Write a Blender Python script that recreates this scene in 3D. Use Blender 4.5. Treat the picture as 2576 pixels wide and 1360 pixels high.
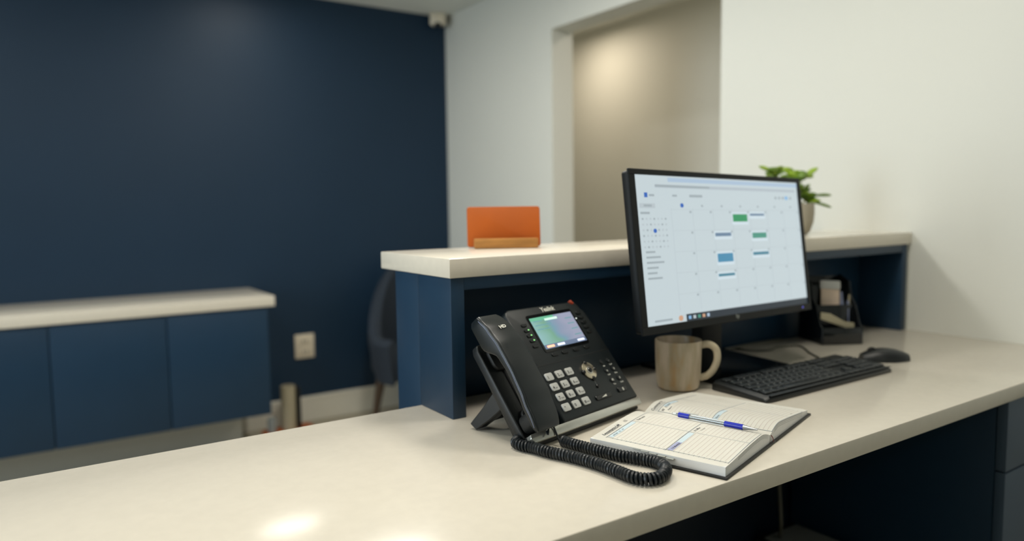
import bpy, bmesh, math, random
from mathutils import Matrix, Vector, Euler
PI = math.pi
sc = bpy.context.scene
for o in list(bpy.data.objects): bpy.data.objects.remove(o)
COL = sc.collection
random.seed(7)

# ---------------------------------------------------------------- camera
cd = bpy.data.cameras.new('camera'); cam = bpy.data.objects.new('camera', cd); COL.objects.link(cam)
YAW, PIT, ROL = 0.59755772, -0.08745335, -0.01260086
fw = Vector((math.sin(YAW)*math.cos(PIT), math.cos(YAW)*math.cos(PIT), math.sin(PIT)))
rt = Vector((math.cos(YAW), -math.sin(YAW), 0)); up = rt.cross(fw)
r2 = rt*math.cos(ROL) + up*math.sin(ROL); u2 = up*math.cos(ROL) - rt*math.sin(ROL)
cam.matrix_world = Matrix(((r2.x, u2.x, -fw.x, 0), (r2.y, u2.y, -fw.y, 0), (r2.z, u2.z, -fw.z, 1.13), (0, 0, 0, 1)))
cd.sensor_width = 36; cd.sensor_fit = 'HORIZONTAL'; cd.lens = 1838.0749/2576*36
cd.clip_start = 0.02; cd.clip_end = 60
cd.dof.use_dof = True; cd.dof.focus_distance = 1.08; cd.dof.aperture_fstop = 2.0
sc.camera = cam
# ---------------------------------------------------------------- world, exposure
w = bpy.data.worlds.new('world'); sc.world = w; w.use_nodes = True
w.node_tree.nodes['Background'].inputs[0].default_value = (0.75, 0.85, 1.0, 1)
w.node_tree.nodes['Background'].inputs[1].default_value = 0.3
sc.view_settings.view_transform = 'Standard'; sc.view_settings.look = 'None'
sc.view_settings.gamma = 1.0; sc.view_settings.use_curve_mapping = False
sc.view_settings.exposure = 0.25
# ---------------------------------------------------------------- lights
def area(name, loc, size, power, color, rot=(0, 0, 0), sizey=None, spread=PI):
    l = bpy.data.lights.new(name, 'AREA'); l.energy = power; l.color = color
    l.shape = 'RECTANGLE' if sizey else 'DISK'; l.size = size
    if sizey: l.size_y = sizey
    l.spread = spread
    o = bpy.data.objects.new(name, l); COL.objects.link(o); o.location = loc; o.rotation_euler = rot
    return o
CEIL = 2.22
WARM = (1.0, 0.945, 0.85)
NEUT = (1.0, 0.975, 0.91)
COOL = (0.80, 0.92, 1.0)
DOWN = [  # recessed ceiling lights, the last an added unseen fill: x, y, power, colour
    (1.12, 2.10, 13, NEUT), (-0.30, 2.10, 7, NEUT), (1.02, 3.30, 2.0, NEUT), (-0.6, 3.25, 1.5, NEUT),
    (0.50, 0.90, 6.5, WARM), (1.25, 0.80, 5.2, WARM), (-0.9, 0.6, 3.8, NEUT), (0.2, -1.3, 3, NEUT)]
for i, (x, y, p, c) in enumerate(DOWN):
    area('downlight', (x, y, CEIL-0.012), 0.28, p, c)
area('window_daylight', (-2.85, 1.6, 1.45), 2.2, 56, COOL, (0, -PI/2, 0), 1.3)
area('hall_downlight', (2.95, 3.74, 2.28), 0.14, 4.5, (1.0, .84, .64))
area('hall_fill', (2.8, 2.0, 2.28), 0.2, 5, (1.0, .88, .72))  # unseen lamp added to lift the hall's overall brightness

# ---------------------------------------------------------------- materials
def lin(h):
    h = h.lstrip('#'); v = [int(h[i:i+2], 16)/255 for i in (0, 2, 4)]
    return tuple([(c/12.92 if c <= .04045 else ((c+.055)/1.055)**2.4) for c in v] + [1.0])
MATS = {}
def mat(name, col, rough=.5, metal=0, spec=.5, noise=0, nscale=20, bump=0, bscale=200, emit=0, trans=0, coat=0, stretch=None):
    m = bpy.data.materials.new(name); m.use_nodes = True; nt = m.node_tree; b = nt.nodes['Principled BSDF']
    c = lin(col); b.inputs['Base Color'].default_value = c
    b.inputs['Roughness'].default_value = rough; b.inputs['Metallic'].default_value = metal
    b.inputs['Specular IOR Level'].default_value = spec
    if trans: b.inputs['Transmission Weight'].default_value = trans
    if coat: b.inputs['Coat Weight'].default_value = coat; b.inputs['Coat Roughness'].default_value = .1
    tc = nt.nodes.new('ShaderNodeTexCoord'); src = tc.outputs['Object']
    if stretch:
        mp = nt.nodes.new('ShaderNodeMapping'); mp.inputs['Scale'].default_value = stretch
        nt.links.new(src, mp.inputs[0]); src = mp.outputs[0]
    if noise:
        n = nt.nodes.new('ShaderNodeTexNoise'); n.inputs['Scale'].default_value = nscale; n.inputs['Detail'].default_value = 5
        nt.links.new(src, n.inputs['Vector'])
        r = nt.nodes.new('ShaderNodeValToRGB'); nt.links.new(n.outputs['Fac'], r.inputs[0])
        r.color_ramp.elements[0].position = .3; r.color_ramp.elements[1].position = .7
        r.color_ramp.elements[0].color = tuple([x*(1-noise) for x in c[:3]] + [1])
        r.color_ramp.elements[1].color = tuple([min(1, x*(1+noise)) for x in c[:3]] + [1])
        nt.links.new(r.outputs[0], b.inputs['Base Color'])
    if bump:
        n = nt.nodes.new('ShaderNodeTexNoise'); n.inputs['Scale'].default_value = bscale; n.inputs['Detail'].default_value = 3
        nt.links.new(src, n.inputs['Vector'])
        bp = nt.nodes.new('ShaderNodeBump'); bp.inputs['Strength'].default_value = bump; bp.inputs['Distance'].default_value = .001
        nt.links.new(n.outputs['Fac'], bp.inputs['Height']); nt.links.new(bp.outputs[0], b.inputs['Normal'])
    if emit:
        b.inputs['Emission Color'].default_value = c; b.inputs['Emission Strength'].default_value = emit
    MATS[name] = m
    return m
mat('navy_wall', '#182f44', .5, spec=.3, noise=.03, nscale=3, bump=.06, bscale=300)
mat('white_wall', '#d7d8d1', .6, noise=.01, nscale=2, bump=.08, bscale=250)
mat('ceiling_white', '#e8eae4', .8, noise=.01, nscale=4)
mat('trim_white', '#d8d4c6', .4, noise=.01)
mat('floor_tile', '#a39c88', .35, noise=.06, nscale=3)
mat('quartz', '#dbd4c6', .16, spec=.3, noise=.02, nscale=60)
mat('navy_lacquer', '#1b354c', .4, spec=.35, noise=.03, nscale=8)
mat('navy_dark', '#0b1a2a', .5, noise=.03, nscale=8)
mat('black_plastic', '#0e1315', .42, noise=.05, nscale=30, bump=.15, bscale=900)
mat('phone_black', '#0e1619', .38, noise=.04, nscale=30, bump=.2, bscale=1500)
mat('handset_black', '#10171a', .3, noise=.04, nscale=30, bump=.12, bscale=1800)
mat('monitor_black', '#0b0f11', .5, spec=.3, noise=.05, nscale=30)
mat('soft_black', '#0d1011', .6, noise=.05, nscale=30)
mat('gloss_black', '#0a0c0d', .15)
mat('rubber_cord', '#12191e', .42, noise=.05, nscale=60)
mat('silver', '#c9c9c2', .22, metal=.7, noise=.03, nscale=60)
mat('chrome_disc', '#d8ccb4', .2, metal=.9, noise=.05, nscale=80)
mat('key_silver', '#c6c7c4', .35, metal=.25, noise=.03, nscale=100)
mat('key_ink', '#14181a', .6)
mat('legend_white', '#c4c5bd', .6)
mat('logo_white', '#dcdcd2', .4)
mat('led_green', '#7dc878', .4, emit=.8)
mat('led_white', '#e8f0ea', .4, emit=1.2)
mat('led_red', '#a04028', .4, emit=.15)
mat('led_blue', '#5a5ac8', .4, emit=.6)
mat('paper', '#fffdf6', .75, noise=.006, nscale=30)
mat('paper_edge', '#f0f0f0', .8, noise=.05, nscale=40, stretch=(1, 1, 60))
mat('page_line', '#c8bab0', .8); mat('page_frame', '#77828c', .8); mat('page_blue', '#c3d4dc', .8)
mat('page_violet', '#9fa3c4', .8); mat('page_ink', '#3a3c44', .7); mat('page_tab', '#a8aba6', .8)
mat('cover_black', '#141414', .45, noise=.06, nscale=80, bump=.3, bscale=1500)
mat('ribbon_red', '#7a3a34', .8)
mat('pen_clear', '#eef2f4', .04, trans=.92, spec=.5); mat('pen_blue', '#1226b0', .25); mat('pen_metal', '#a7abad', .25, metal=.8)
mat('orange_leather', '#b3560c', .45, noise=.05, nscale=15)
mat('oak', '#b07a3c', .5, noise=.2, nscale=14, stretch=(1, 8, 8))
mat('leaf', '#86a324', .45, noise=.2, nscale=25); mat('leaf_dark', '#64842a', .45, noise=.2, nscale=25)
mat('stem', '#7d8040', .6); mat('pot_grey', '#a19a88', .7, noise=.05, nscale=20); mat('soil', '#33291f', .9, noise=.3, nscale=90)
mat('acrylic_black', '#15191c', .12, spec=.6); mat('beige_card', '#b3ab90', .7, noise=.03)
mat('note_pink', '#e8d2be', .7, noise=.1, nscale=30); mat('note_white', '#d9d9d6', .7)
mat('steel_blue', '#8089a6', .35, metal=.3)
mat('walnut', '#4b3a2a', .5, noise=.2, nscale=20, stretch=(1, 1, .2))
mat('chair_fabric', '#232c37', .9, noise=.08, nscale=120, bump=.4, bscale=700)
mat('tube_beige', '#a39a82', .5, noise=.12, nscale=12, stretch=(1, 1, .1)); mat('orange_base', '#b4591c', .5)
mat('lamp_glow', '#fff3dc', .5, emit=3)
mat('pedestal_grey', '#44566a', .45, noise=.03, nscale=8)
mat('tower_grey', '#8b908e', .5, noise=.03)
mat('cable_grey', '#54534a', .5); mat('glass', '#dfe8ea', .02, trans=1)
mat('plate_white', '#d8cdb8', .4, noise=.01); mat('carpet_hall', '#8d8778', .9, noise=.05)
# monitor picture colours (a lit screen gives off light)
SCR = dict(scr_back='#cfdde2', scr_bar='#b4cbe2', scr_url='#bcc8d0', scr_text='#a8b5bb', scr_blue='#2a66c0', scr_green='#2d9a64',
           scr_green2='#4d9c88', scr_cyan='#4a93b8', scr_slate='#6f8ba6', scr_teal='#4d8aa0', scr_line='#c1cdd3', scr_dark='#1d2a38', scr_orange='#d8a888',
           scr_sky='#8fc0ea', scr_halo='#dcecf4')
for k, v in SCR.items():
    mat(k, v, .3, emit=.72)
    MATS[k].node_tree.nodes['Principled BSDF'].inputs['Base Color'].default_value = (.02, .02, .02, 1)
# phone display: its own wallpaper, a green to blue wash
def lcd_mat():
    m = bpy.data.materials.new('lcd_wallpaper'); m.use_nodes = True; nt = m.node_tree; b = nt.nodes['Principled BSDF']
    b.inputs['Base Color'].default_value = (.02, .02, .02, 1); b.inputs['Roughness'].default_value = .25
    tc = nt.nodes.new('ShaderNodeTexCoord'); n = nt.nodes.new('ShaderNodeTexNoise'); n.inputs['Scale'].default_value = 1.4
    n.inputs['Detail'].default_value = 1; n.inputs['Distortion'].default_value = .6
    nt.links.new(tc.outputs['Generated'], n.inputs['Vector'])
    sp = nt.nodes.new('ShaderNodeSeparateXYZ'); nt.links.new(tc.outputs['Generated'], sp.inputs[0])
    ad = nt.nodes.new('ShaderNodeMath'); ad.operation = 'MULTIPLY_ADD'; nt.links.new(n.outputs['Fac'], ad.inputs[0]); ad.inputs[1].default_value = .5
    nt.links.new(sp.outputs['X'], ad.inputs[2])
    r = nt.nodes.new('ShaderNodeValToRGB'); nt.links.new(ad.outputs[0], r.inputs[0]); e = r.color_ramp.elements
    e[0].position = .2; e[0].color = lin('#98c4c8'); e[1].position = 1.0; e[1].color = lin('#a4a9c0')
    for p, c in ((.45, '#8cbcb0'), (.62, '#7db096'), (.74, '#7ea6b8'), (.84, '#94a2ba')):
        k = e.new(p); k.color = lin(c)
    nt.links.new(r.outputs[0], b.inputs['Emission Color']); b.inputs['Emission Strength'].default_value = .75
    MATS['lcd_wallpaper'] = m
lcd_mat()
mat('lcd_bar', '#58667e', .4, emit=.7); mat('lcd_soft', '#c9cfe4', .4, emit=.9); mat('lcd_text', '#5c8790', .4, emit=.6)
mat('lcd_orange', '#f0b090', .4, emit=.9); mat('lcd_green', '#5a9c82', .4, emit=.6); mat('lcd_pale', '#b8dccb', .4, emit=.75)
# glazed stoneware: streaky sand-coloured glaze
def mug_mat():
    m = mat('stoneware', '#a8967c', .28, noise=0); nt = m.node_tree; b = nt.nodes['Principled BSDF']
    tc = nt.nodes.new('ShaderNodeTexCoord'); mp = nt.nodes.new('ShaderNodeMapping'); mp.inputs['Scale'].default_value = (45, 45, 12)
    n = nt.nodes.new('ShaderNodeTexNoise'); n.inputs['Scale'].default_value = 1; n.inputs['Detail'].default_value = 5
    nt.links.new(tc.outputs['Object'], mp.inputs[0]); nt.links.new(mp.outputs[0], n.inputs['Vector'])
    r = nt.nodes.new('ShaderNodeValToRGB'); nt.links.new(n.outputs['Fac'], r.inputs[0]); e = r.color_ramp.elements
    e[0].position = .32; e[0].color = lin('#b3946a'); e[1].position = .68; e[1].color = lin('#cbbba6')
    k = e.new(.5); k.color = lin('#b6a88e')
    nt.links.new(r.outputs[0], b.inputs['Base Color'])
mug_mat()

# ---------------------------------------------------------------- mesh helpers
def merge(bm, t, M=None):
    if M is not None: bmesh.ops.transform(t, matrix=M, verts=t.verts)
    me = bpy.data.meshes.new('tmp'); t.to_mesh(me); t.free(); bm.from_mesh(me); bpy.data.meshes.remove(me)
def bevel(t, w, seg=2, ang=30):
    es = [e for e in t.edges if len(e.link_faces) == 2 and e.calc_face_angle(0) > math.radians(ang)]
    if es and w > 0: bmesh.ops.bevel(t, geom=es, offset=w, segments=seg, affect='EDGES', profile=.5, clamp_overlap=True)
def box(bm, x0, x1, y0, y1, z0, z1, b=0, seg=2, M=None):
    t = bmesh.new(); bmesh.ops.create_cube(t, size=1)
    for v in t.verts: v.co = Vector(((x0+x1)/2+v.co.x*(x1-x0), (y0+y1)/2+v.co.y*(y1-y0), (z0+z1)/2+v.co.z*(z1-z0)))
    if b: bevel(t, b, seg)
    merge(bm, t, M)
def prism(bm, pts, z0, z1, b=0, seg=2, M=None):
    t = bmesh.new(); vs = [t.verts.new((x, y, z0)) for x, y in pts]; f = t.faces.new(vs)
    r = bmesh.ops.extrude_face_region(t, geom=[f]); nv = [g for g in r['geom'] if isinstance(g, bmesh.types.BMVert)]
    for v in nv: v.co.z = z1
    bmesh.ops.recalc_face_normals(t, faces=t.faces)
    if b: bevel(t, b, seg)
    merge(bm, t, M)
def cyl(bm, x, y, z0, z1, r, r1=None, seg=24, b=0, M=None):
    r1 = r if r1 is None else r1
    t = bmesh.new(); bmesh.ops.create_cone(t, cap_ends=True, segments=seg, radius1=r, radius2=r1, depth=z1-z0)
    bmesh.ops.translate(t, vec=(x, y, (z0+z1)/2), verts=t.verts)
    if b: bevel(t, b, 2, 50)
    merge(bm, t, M)
def ball(bm, x, y, z, rx, ry=None, rz=None, M=None, seg=12):
    t = bmesh.new(); bmesh.ops.create_uvsphere(t, u_segments=seg, v_segments=max(6, seg//2), radius=1)
    for v in t.verts: v.co = Vector((x+v.co.x*rx, y+v.co.y*(ry or rx), z+v.co.z*(rz or rx)))
    merge(bm, t, M)
def lathe(bm, prof, cx=0, cy=0, seg=32, M=None):
    t = bmesh.new(); rings = []
    for r, z in prof:
        if r < 1e-6: rings.append([t.verts.new((cx, cy, z))])
        else: rings.append([t.verts.new((cx+r*math.cos(2*PI*i/seg), cy+r*math.sin(2*PI*i/seg), z)) for i in range(seg)])
    for a, b_ in zip(rings, rings[1:]):
        for i in range(seg):
            j = (i+1) % seg
            q = [a[i % len(a)], a[j % len(a)], b_[j % len(b_)], b_[i % len(b_)]]
            q2 = []
            for v in q:
                if v not in q2: q2.append(v)
            if len(q2) > 2: t.faces.new(q2)
    bmesh.ops.recalc_face_normals(t, faces=t.faces)
    merge(bm, t, M)
def tube(bm, path, r, seg=8, M=None, flat=1.0):
    """swept tube; r a number or list of radii"""
    P = [Vector(p) for p in path]; n = len(P); t = bmesh.new(); rings = []
    up_ = Vector((0, 0, 1)); prev = None
    for i, p in enumerate(P):
        d = (P[min(i+1, n-1)]-P[max(i-1, 0)]).normalized()
        if prev is None:
            a = d.cross(up_)
            if a.length < 1e-3: a = d.cross(Vector((1, 0, 0)))
            a.normalize()
        else:
            a = (prev - d*prev.dot(d)); a.normalize()
        prev = a; b_ = d.cross(a).normalized(); rr = r[i] if isinstance(r, (list, tuple)) else r
        rings.append([t.verts.new(p+a*rr*math.cos(2*PI*k/seg)+b_*rr*flat*math.sin(2*PI*k/seg)) for k in range(seg)])
    for A, B in zip(rings, rings[1:]):
        for k in range(seg): t.faces.new((A[k], A[(k+1) % seg], B[(k+1) % seg], B[k]))
    t.faces.new(rings[0][::-1]); t.faces.new(rings[-1])
    bmesh.ops.recalc_face_normals(t, faces=t.faces)
    merge(bm, t, M)
def spline(pts, k=8):
    """Catmull-Rom through points"""
    P = [Vector(p) for p in pts]; P = [P[0]*2-P[1]]+P+[P[-1]*2-P[-2]]; out = []
    for i in range(1, len(P)-2):
        for s in range(k):
            t = s/k; a, b_, c, d = P[i-1:i+3]
            out.append(.5*((2*b_)+(c-a)*t+(2*a-5*b_+4*c-d)*t*t+(-a+3*b_-3*c+d)*t**3))
    out.append(P[-2]); return out
def rrect(w, h, r, n=4, cx=0, cy=0):
    out = []
    for sx, sy, a0 in ((1, 1, 0), (-1, 1, 90), (-1, -1, 180), (1, -1, 270)):
        for i in range(n+1):
            a = math.radians(a0+90*i/n); out.append((cx+sx*(w/2-r)+r*math.cos(a), cy+sy*(h/2-r)+r*math.sin(a)))
    return out
def loft(bm, sections, M=None, cap=True):
    t = bmesh.new(); R = [[t.verts.new(p) for p in s] for s in sections]
    for A, B in zip(R, R[1:]):
        m = len(A)
        for k in range(m): t.faces.new((A[k], A[(k+1) % m], B[(k+1) % m], B[k]))
    if cap: t.faces.new(R[0][::-1]); t.faces.new(R[-1])
    bmesh.ops.recalc_face_normals(t, faces=t.faces)
    merge(bm, t, M)
def obj(name, bm, m, parent=None, smooth=True, label=None, kind=None):
    me = bpy.data.meshes.new(name); bm.to_mesh(me); bm.free()
    if smooth:
        me.shade_smooth()
        try: me.set_sharp_from_angle(angle=math.radians(32))
        except Exception: pass
    me.materials.append(MATS[m]); o = bpy.data.objects.new(name, me); COL.objects.link(o)
    if parent is not None: o.parent = parent
    if label: o['label'] = label
    if kind: o['kind'] = kind
    return o
def tag(o, label, cat, group=None):
    o['label'] = label; o['category'] = cat
    if group: o['group'] = group
    return o
def thing(name, label, cat, loc=(0, 0, 0), rz=0, group=None):
    o = bpy.data.objects.new(name, None); COL.objects.link(o); o.location = loc; o.rotation_euler = (0, 0, rz)
    o.empty_display_size = .05
    return tag(o, label, cat, group)
def struct(name, bm, m, smooth=False):
    return obj(name, bm, m, None, smooth, kind='structure')
def inst(src, name, parent, loc=None, M=None):
    """copy of a part sharing its mesh"""
    o = src.copy(); o.name = name; COL.objects.link(o); o.parent = parent
    if M is not None: o.matrix_local = M
    elif loc is not None: o.location = loc
    return o
def text_bm(s, size, align='LEFT', bold=0.0, xs=1.0):
    c = bpy.data.curves.new('t', 'FONT'); c.body = s; c.size = size; c.align_x = align; c.resolution_u = 2
    c.offset = bold
    o = bpy.data.objects.new('t', c); COL.objects.link(o); bpy.context.view_layer.update()
    me = bpy.data.meshes.new_from_object(o); bm = bmesh.new(); bm.from_mesh(me)
    bpy.data.objects.remove(o); bpy.data.curves.remove(c); bpy.data.meshes.remove(me)
    if xs != 1.0:
        for v in bm.verts: v.co.x *= xs
    return bm
def T3(x, y, z=0, rz=0, s=1): return Matrix.Translation((x, y, z)) @ Matrix.Rotation(rz, 4, 'Z') @ Matrix.Scale(s, 4)
def new(): return bmesh.new()

# ================================================================ the room
W = 2.133; YN = 3.79; YD0, YD1, ZD = 1.785, 2.78, 1.953; TW = .125
D = 0.76
bm = new(); box(bm, -3.1, 4.0, -3.1, 4.9, -.1, 0); struct('floor', bm, 'floor_tile')
bm = new(); box(bm, -3.1, W+TW, -3.1, 4.0, CEIL, CEIL+.1); struct('ceiling', bm, 'ceiling_white')
bm = new(); box(bm, -3.1, W, YN, YN+.12, 0, CEIL); struct('wall_back', bm, 'navy_wall')
bm = new()
box(bm, W, W+TW, -3.1, YD0, 0, CEIL); box(bm, W, W+TW, YD1, YN+.12, 0, CEIL); box(bm, W, W+TW, YD0, YD1, ZD, CEIL)
struct('wall_right', bm, 'white_wall')
bm = new()
box(bm, -3.1, -3.0, -3.1, .4, 0, CEIL); box(bm, -3.1, -3.0, 2.8, YN+.12, 0, CEIL); box(bm, -3.1, -3.0, .4, 2.8, 0, .75); box(bm, -3.1, -3.0, .4, 2.8, 2.1, CEIL)
struct('wall_left', bm, 'white_wall')
bm = new(); box(bm, -3.1, W+TW, -3.1, -3.0, 0, CEIL); struct('wall_front', bm, 'white_wall')
wn = new(); box(wn, -3.09, -3.01, .4, .46, .75, 2.1); box(wn, -3.09, -3.01, 2.74, 2.8, .75, 2.1); box(wn, -3.09, -3.01, .4, 2.8, .75, .81)
box(wn, -3.09, -3.01, .4, 2.8, 2.04, 2.1); box(wn, -3.09, -3.01, 1.57, 1.63, .75, 2.1)
wf = struct('window_1', wn, 'trim_white')
pn = new(); box(pn, -3.055, -3.045, .46, 1.57, .81, 2.04); obj('pane', pn, 'glass', wf)
pn = new(); box(pn, -3.055, -3.045, 1.63, 2.74, .81, 2.04); obj('pane', pn, 'glass', wf)
# hallway seen through the opening
bm = new(); box(bm, 3.35, 3.45, .8, 4.9, 0, 2.32); struct('wall_hall', bm, 'white_wall')
bm = new(); box(bm, W+TW, 3.45, 4.8, 4.9, 0, 2.32); struct('wall_hall_end', bm, 'white_wall')
bm = new(); box(bm, W+TW, 3.45, .7, .8, 0, 2.32); struct('wall_hall_near', bm, 'white_wall')
bm = new(); box(bm, W, 3.45, .7, 4.9, 2.32, 2.4); struct('ceiling_hall', bm, 'ceiling_white')
bm = new(); box(bm, W+.02, W+TW, YN+.12, 4.9, 0, 2.32); box(bm, W+.02, W+TW, .7, YN+.12, CEIL+.1, 2.32); struct('wall_hall_side', bm, 'white_wall')
# baseboards
bm = new(); box(bm, -3.0, W, YN-.016, YN, 0, .135, .004); box(bm, -3.0, W, YN-.019, YN-.014, .12, .127, .001); struct('baseboard_back', bm, 'trim_white')
bm = new(); box(bm, W-.016, W, YD1+.002, YN-.02, 0, .135, .004); box(bm, W-.016, W, 1.32, YD0-.002, 0, .135, .004); struct('baseboard_right', bm, 'trim_white')
# recessed lamps in the ceiling; the last is the added fill
for i, (x, y, p, c) in enumerate(DOWN):
    t = thing('ceiling_light', ['round recessed ceiling light over the visitor side of the counter', 'round recessed ceiling light left of the visitor side',
        'round recessed ceiling light near the navy wall by the corner', 'round recessed ceiling light above the left end of the low cabinet',
        'round recessed ceiling light above where the receptionist sits', 'round recessed ceiling light above the keyboard end of the desk',
        'round recessed ceiling light left behind the desk', 'round ceiling fill light added unseen behind the camera'][i], 'light', (x, y, CEIL), 0, 'recessed ceiling lights')
    b = new(); lathe(b, [(.145, 0), (.170, 0), (.170, -.006), (.149, -.010), (.145, -.006), (.145, 0)]); obj('ring', b, 'trim_white', t)
    b = new(); cyl(b, 0, 0, -.006, -.001, .144); obj('diffuser', b, 'lamp_glow', t)
# little detector in the ceiling corner
t = thing('motion_sensor', 'small white motion sensor high in the corner between navy and white wall', 'sensor', (W-.085, YN-.07, CEIL-.07), math.radians(-35))
b = new(); prism(b, [(-.045, -.02), (.045, -.02), (.035, .03), (-.035, .03)], 0, .068, .008); obj('casing', b, 'plate_white', t)
b = new(); ball(b, 0, -.012, .004, .026, .014, .014); obj('lens', b, 'black_plastic', t)

# ================================================================ reception desk
XH, YH, XO, YO = .615, 1.092, .612, 1.089
YB = 1.214; YF = .623; YHB = 1.312; YC = 1.372; ZT = 1.042; ZB = 1.008
b = new(); box(b, -1.6, W, YF, YB, D-.031, D, .0022, 2)
tag(obj('worktop', b, 'quartz'), 'long off-white stone desk worktop holding phone, diary and keyboard', 'worktop')
# hutch (raised counter body)
t = thing('counter_hutch', 'navy open-fronted raised counter unit standing on the desk behind the monitor', 'cabinet', (XH, YH, 0))
P = .027; L = W-.014-XH
b = new(); box(b, 0, P, 0, YB-YH, D, ZB, .001); box(b, 0, P, YB-YH+.0005, YHB-YH, 0.001, ZB, .001); obj('side_panel', b, 'navy_lacquer', t)
b = new(); box(b, L-P, L, 0, YHB-YH, D, ZB, .001); obj('side_panel', b, 'navy_lacquer', t)
b = new(); box(b, P, L-P, .128, .146, D, ZB-.022, .0005); obj('back_panel', b, 'navy_lacquer', t)
b = new(); box(b, P, L-P, 0, .22, ZB-.022, ZB, .001); obj('top_rail', b, 'navy_lacquer', t)
b = new(); box(b, P, L-P, YHB-YH-.018, YHB-YH, 0.001, ZB-.022, .001); obj('front_panel', b, 'navy_lacquer', t)
b = new(); box(b, XH+L+.001, W, YH+.006, YHB, D, ZB, .001); struct('trim_1', b, 'white_wall')
b = new(); box(b, XO, W, YO, YC, ZB, ZT, .002)
tag(obj('raised_counter', b, 'quartz'), 'raised off-white stone counter slab above the desk, holding orange card holder and plant', 'countertop')
# desk carcass below
t = thing('reception_desk', 'dark navy desk body below the worktop with open knee space', 'desk', (0, 0, 0))
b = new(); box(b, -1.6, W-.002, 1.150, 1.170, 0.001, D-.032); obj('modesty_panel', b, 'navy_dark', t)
b = new(); box(b, -1.6, -1.57, .66, 1.149, 0.001, D-.032, .001); obj('side_panel', b, 'navy_lacquer', t)
b = new(); box(b, .62, .645, .70, 1.149, 0.001, D-.032, .001); obj('side_panel', b, 'navy_lacquer', t)
t = thing('drawer_pedestal', 'navy drawer pedestal with grey-blue drawer fronts under right end of the desk', 'cabinet', (1.66, .64, 0))
b = new(); box(b, .0, W-1.66-.002, .022, .5, .08, D-.033, .001); obj('carcass', b, 'navy_lacquer', t)
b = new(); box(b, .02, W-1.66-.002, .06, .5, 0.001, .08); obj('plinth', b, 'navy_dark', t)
for z0, z1 in ((.571, D-.034), (.33, .567), (.085, .326)):
    b = new(); box(b, 0, W-1.66-.004, 0, .020, z0, z1, .001); dr = obj('drawer_front', b, 'pedestal_grey', t)
# things under the desk
t = thing('computer_tower', 'black computer tower with grey top in the shade under the desk', 'computer', (1.50, .86, 0))
b = new(); box(b, 0, .155, 0, .27, .001, .29, .004); obj('case', b, 'soft_black', t)
b = new(); box(b, .012, .143, .03, .25, .2905, .296, .002); obj('top_panel', b, 'tower_grey', t)
b = new()
for k in range(7): box(b, .012+k*.02, .022+k*.02, -.003, 0, .03, .26, .001)
obj('grille', b, 'black_plastic', t)
b = new(); tube(b, spline([(1.478, 1.06, .73), (1.480, 1.055, .6), (1.484, 1.05, .45), (1.486, 1.045, .36), (1.56, 1.10, .28)], 8), .005, 8)
tag(obj('cable', b, 'cable_grey'), 'thin dark cable hanging down under the desk behind the computer tower', 'cable')
t = thing('wall_socket', 'small white socket on the desk panel in the dark knee space', 'socket', (1.84, 1.150, .24))
b = new(); box(b, -.012, .012, -.008, 0, 0, .045, .003); obj('plate', b, 'plate_white', t)
b = new(); box(b, -.006, .006, -.0095, -.008, .012, .02); box(b, -.006, .006, -.0095, -.008, .027, .035); obj('outlet_face', b, 'soft_black', t)

# ================================================================ low cabinet by the navy wall
CX1, CY = .950, 3.36
t = thing('low_cabinet', 'low navy cabinet along the navy wall with flat handleless doors', 'cabinet', (CX1, CY, 0))
b = new(); box(b, -3.6, -.012, .024, .40, .19, .690, .001); obj('carcass', b, 'navy_lacquer', t)
b = new(); box(b, -3.6, -.08, .29, .405, 0.001, .19); obj('plinth', b, 'trim_white', t)
xs = [-.012-.425*k for k in range(9)]
for k in range(8):
    b = new(); box(b, xs[k+1]+.002, xs[k]-.002, .003, .022, .19, .688, .0015); obj('door', b, 'navy_lacquer', t)
b = new(); box(b, CX1-3.62, CX1+.018, CY-.01, YN-.001, .691, .738, .003)
tag(obj('cabinet_top', b, 'quartz'), 'off-white stone top lying on the low navy cabinet', 'countertop')
# wall outlet
t = thing('wall_outlet', 'beige double power outlet on the navy wall between cabinet and chair', 'outlet', (1.240, YN, .342))
b = new(); box(b, -.052, .052, -.007, 0, 0, .128, .003); obj('cover_plate', b, 'plate_white', t)
for z in (.036, .092):
    b = new(); box(b, -.026, .026, -.0095, -.007, z-.02, z+.02, .004); s = obj('receptacle', b, 'plate_white', t)
    q = new(); box(q, -.010, -.006, -.0102, -.0094, z-.008, z+.008); box(q, .006, .010, -.0102, -.0094, z-.008, z+.008); obj('slot', q, 'soft_black', s)
# beige cylinder on orange tray
t = thing('paper_roll_stand', 'beige upright cylinder on an orange base beside the low cabinet', 'stand', (1.095, 3.63, 0))
b = new(); prism(b, rrect(.25, .14, .03), 0.001, .022, .004); obj('base', b, 'orange_base', t)
b = new(); lathe(b, [(0, .022), (.036, .022), (.036, .24), (.034, .245), (.014, .245), (.014, .2), (0, .2)], 0, 0); obj('roll', b, 'tube_beige', t)
b = new(); box(b, .040, .056, -.03, .03, .022, .235, .006); obj('upright', b, 'soft_black', t)  # black bar modelled as the dark shadow at the roll's right side
b = new(); lathe(b, [(0, .022), (.022, .022), (.024, .08), (.020, .095), (0, .1)], -.085, 0); obj('canister', b, 'tower_grey', t)

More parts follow.
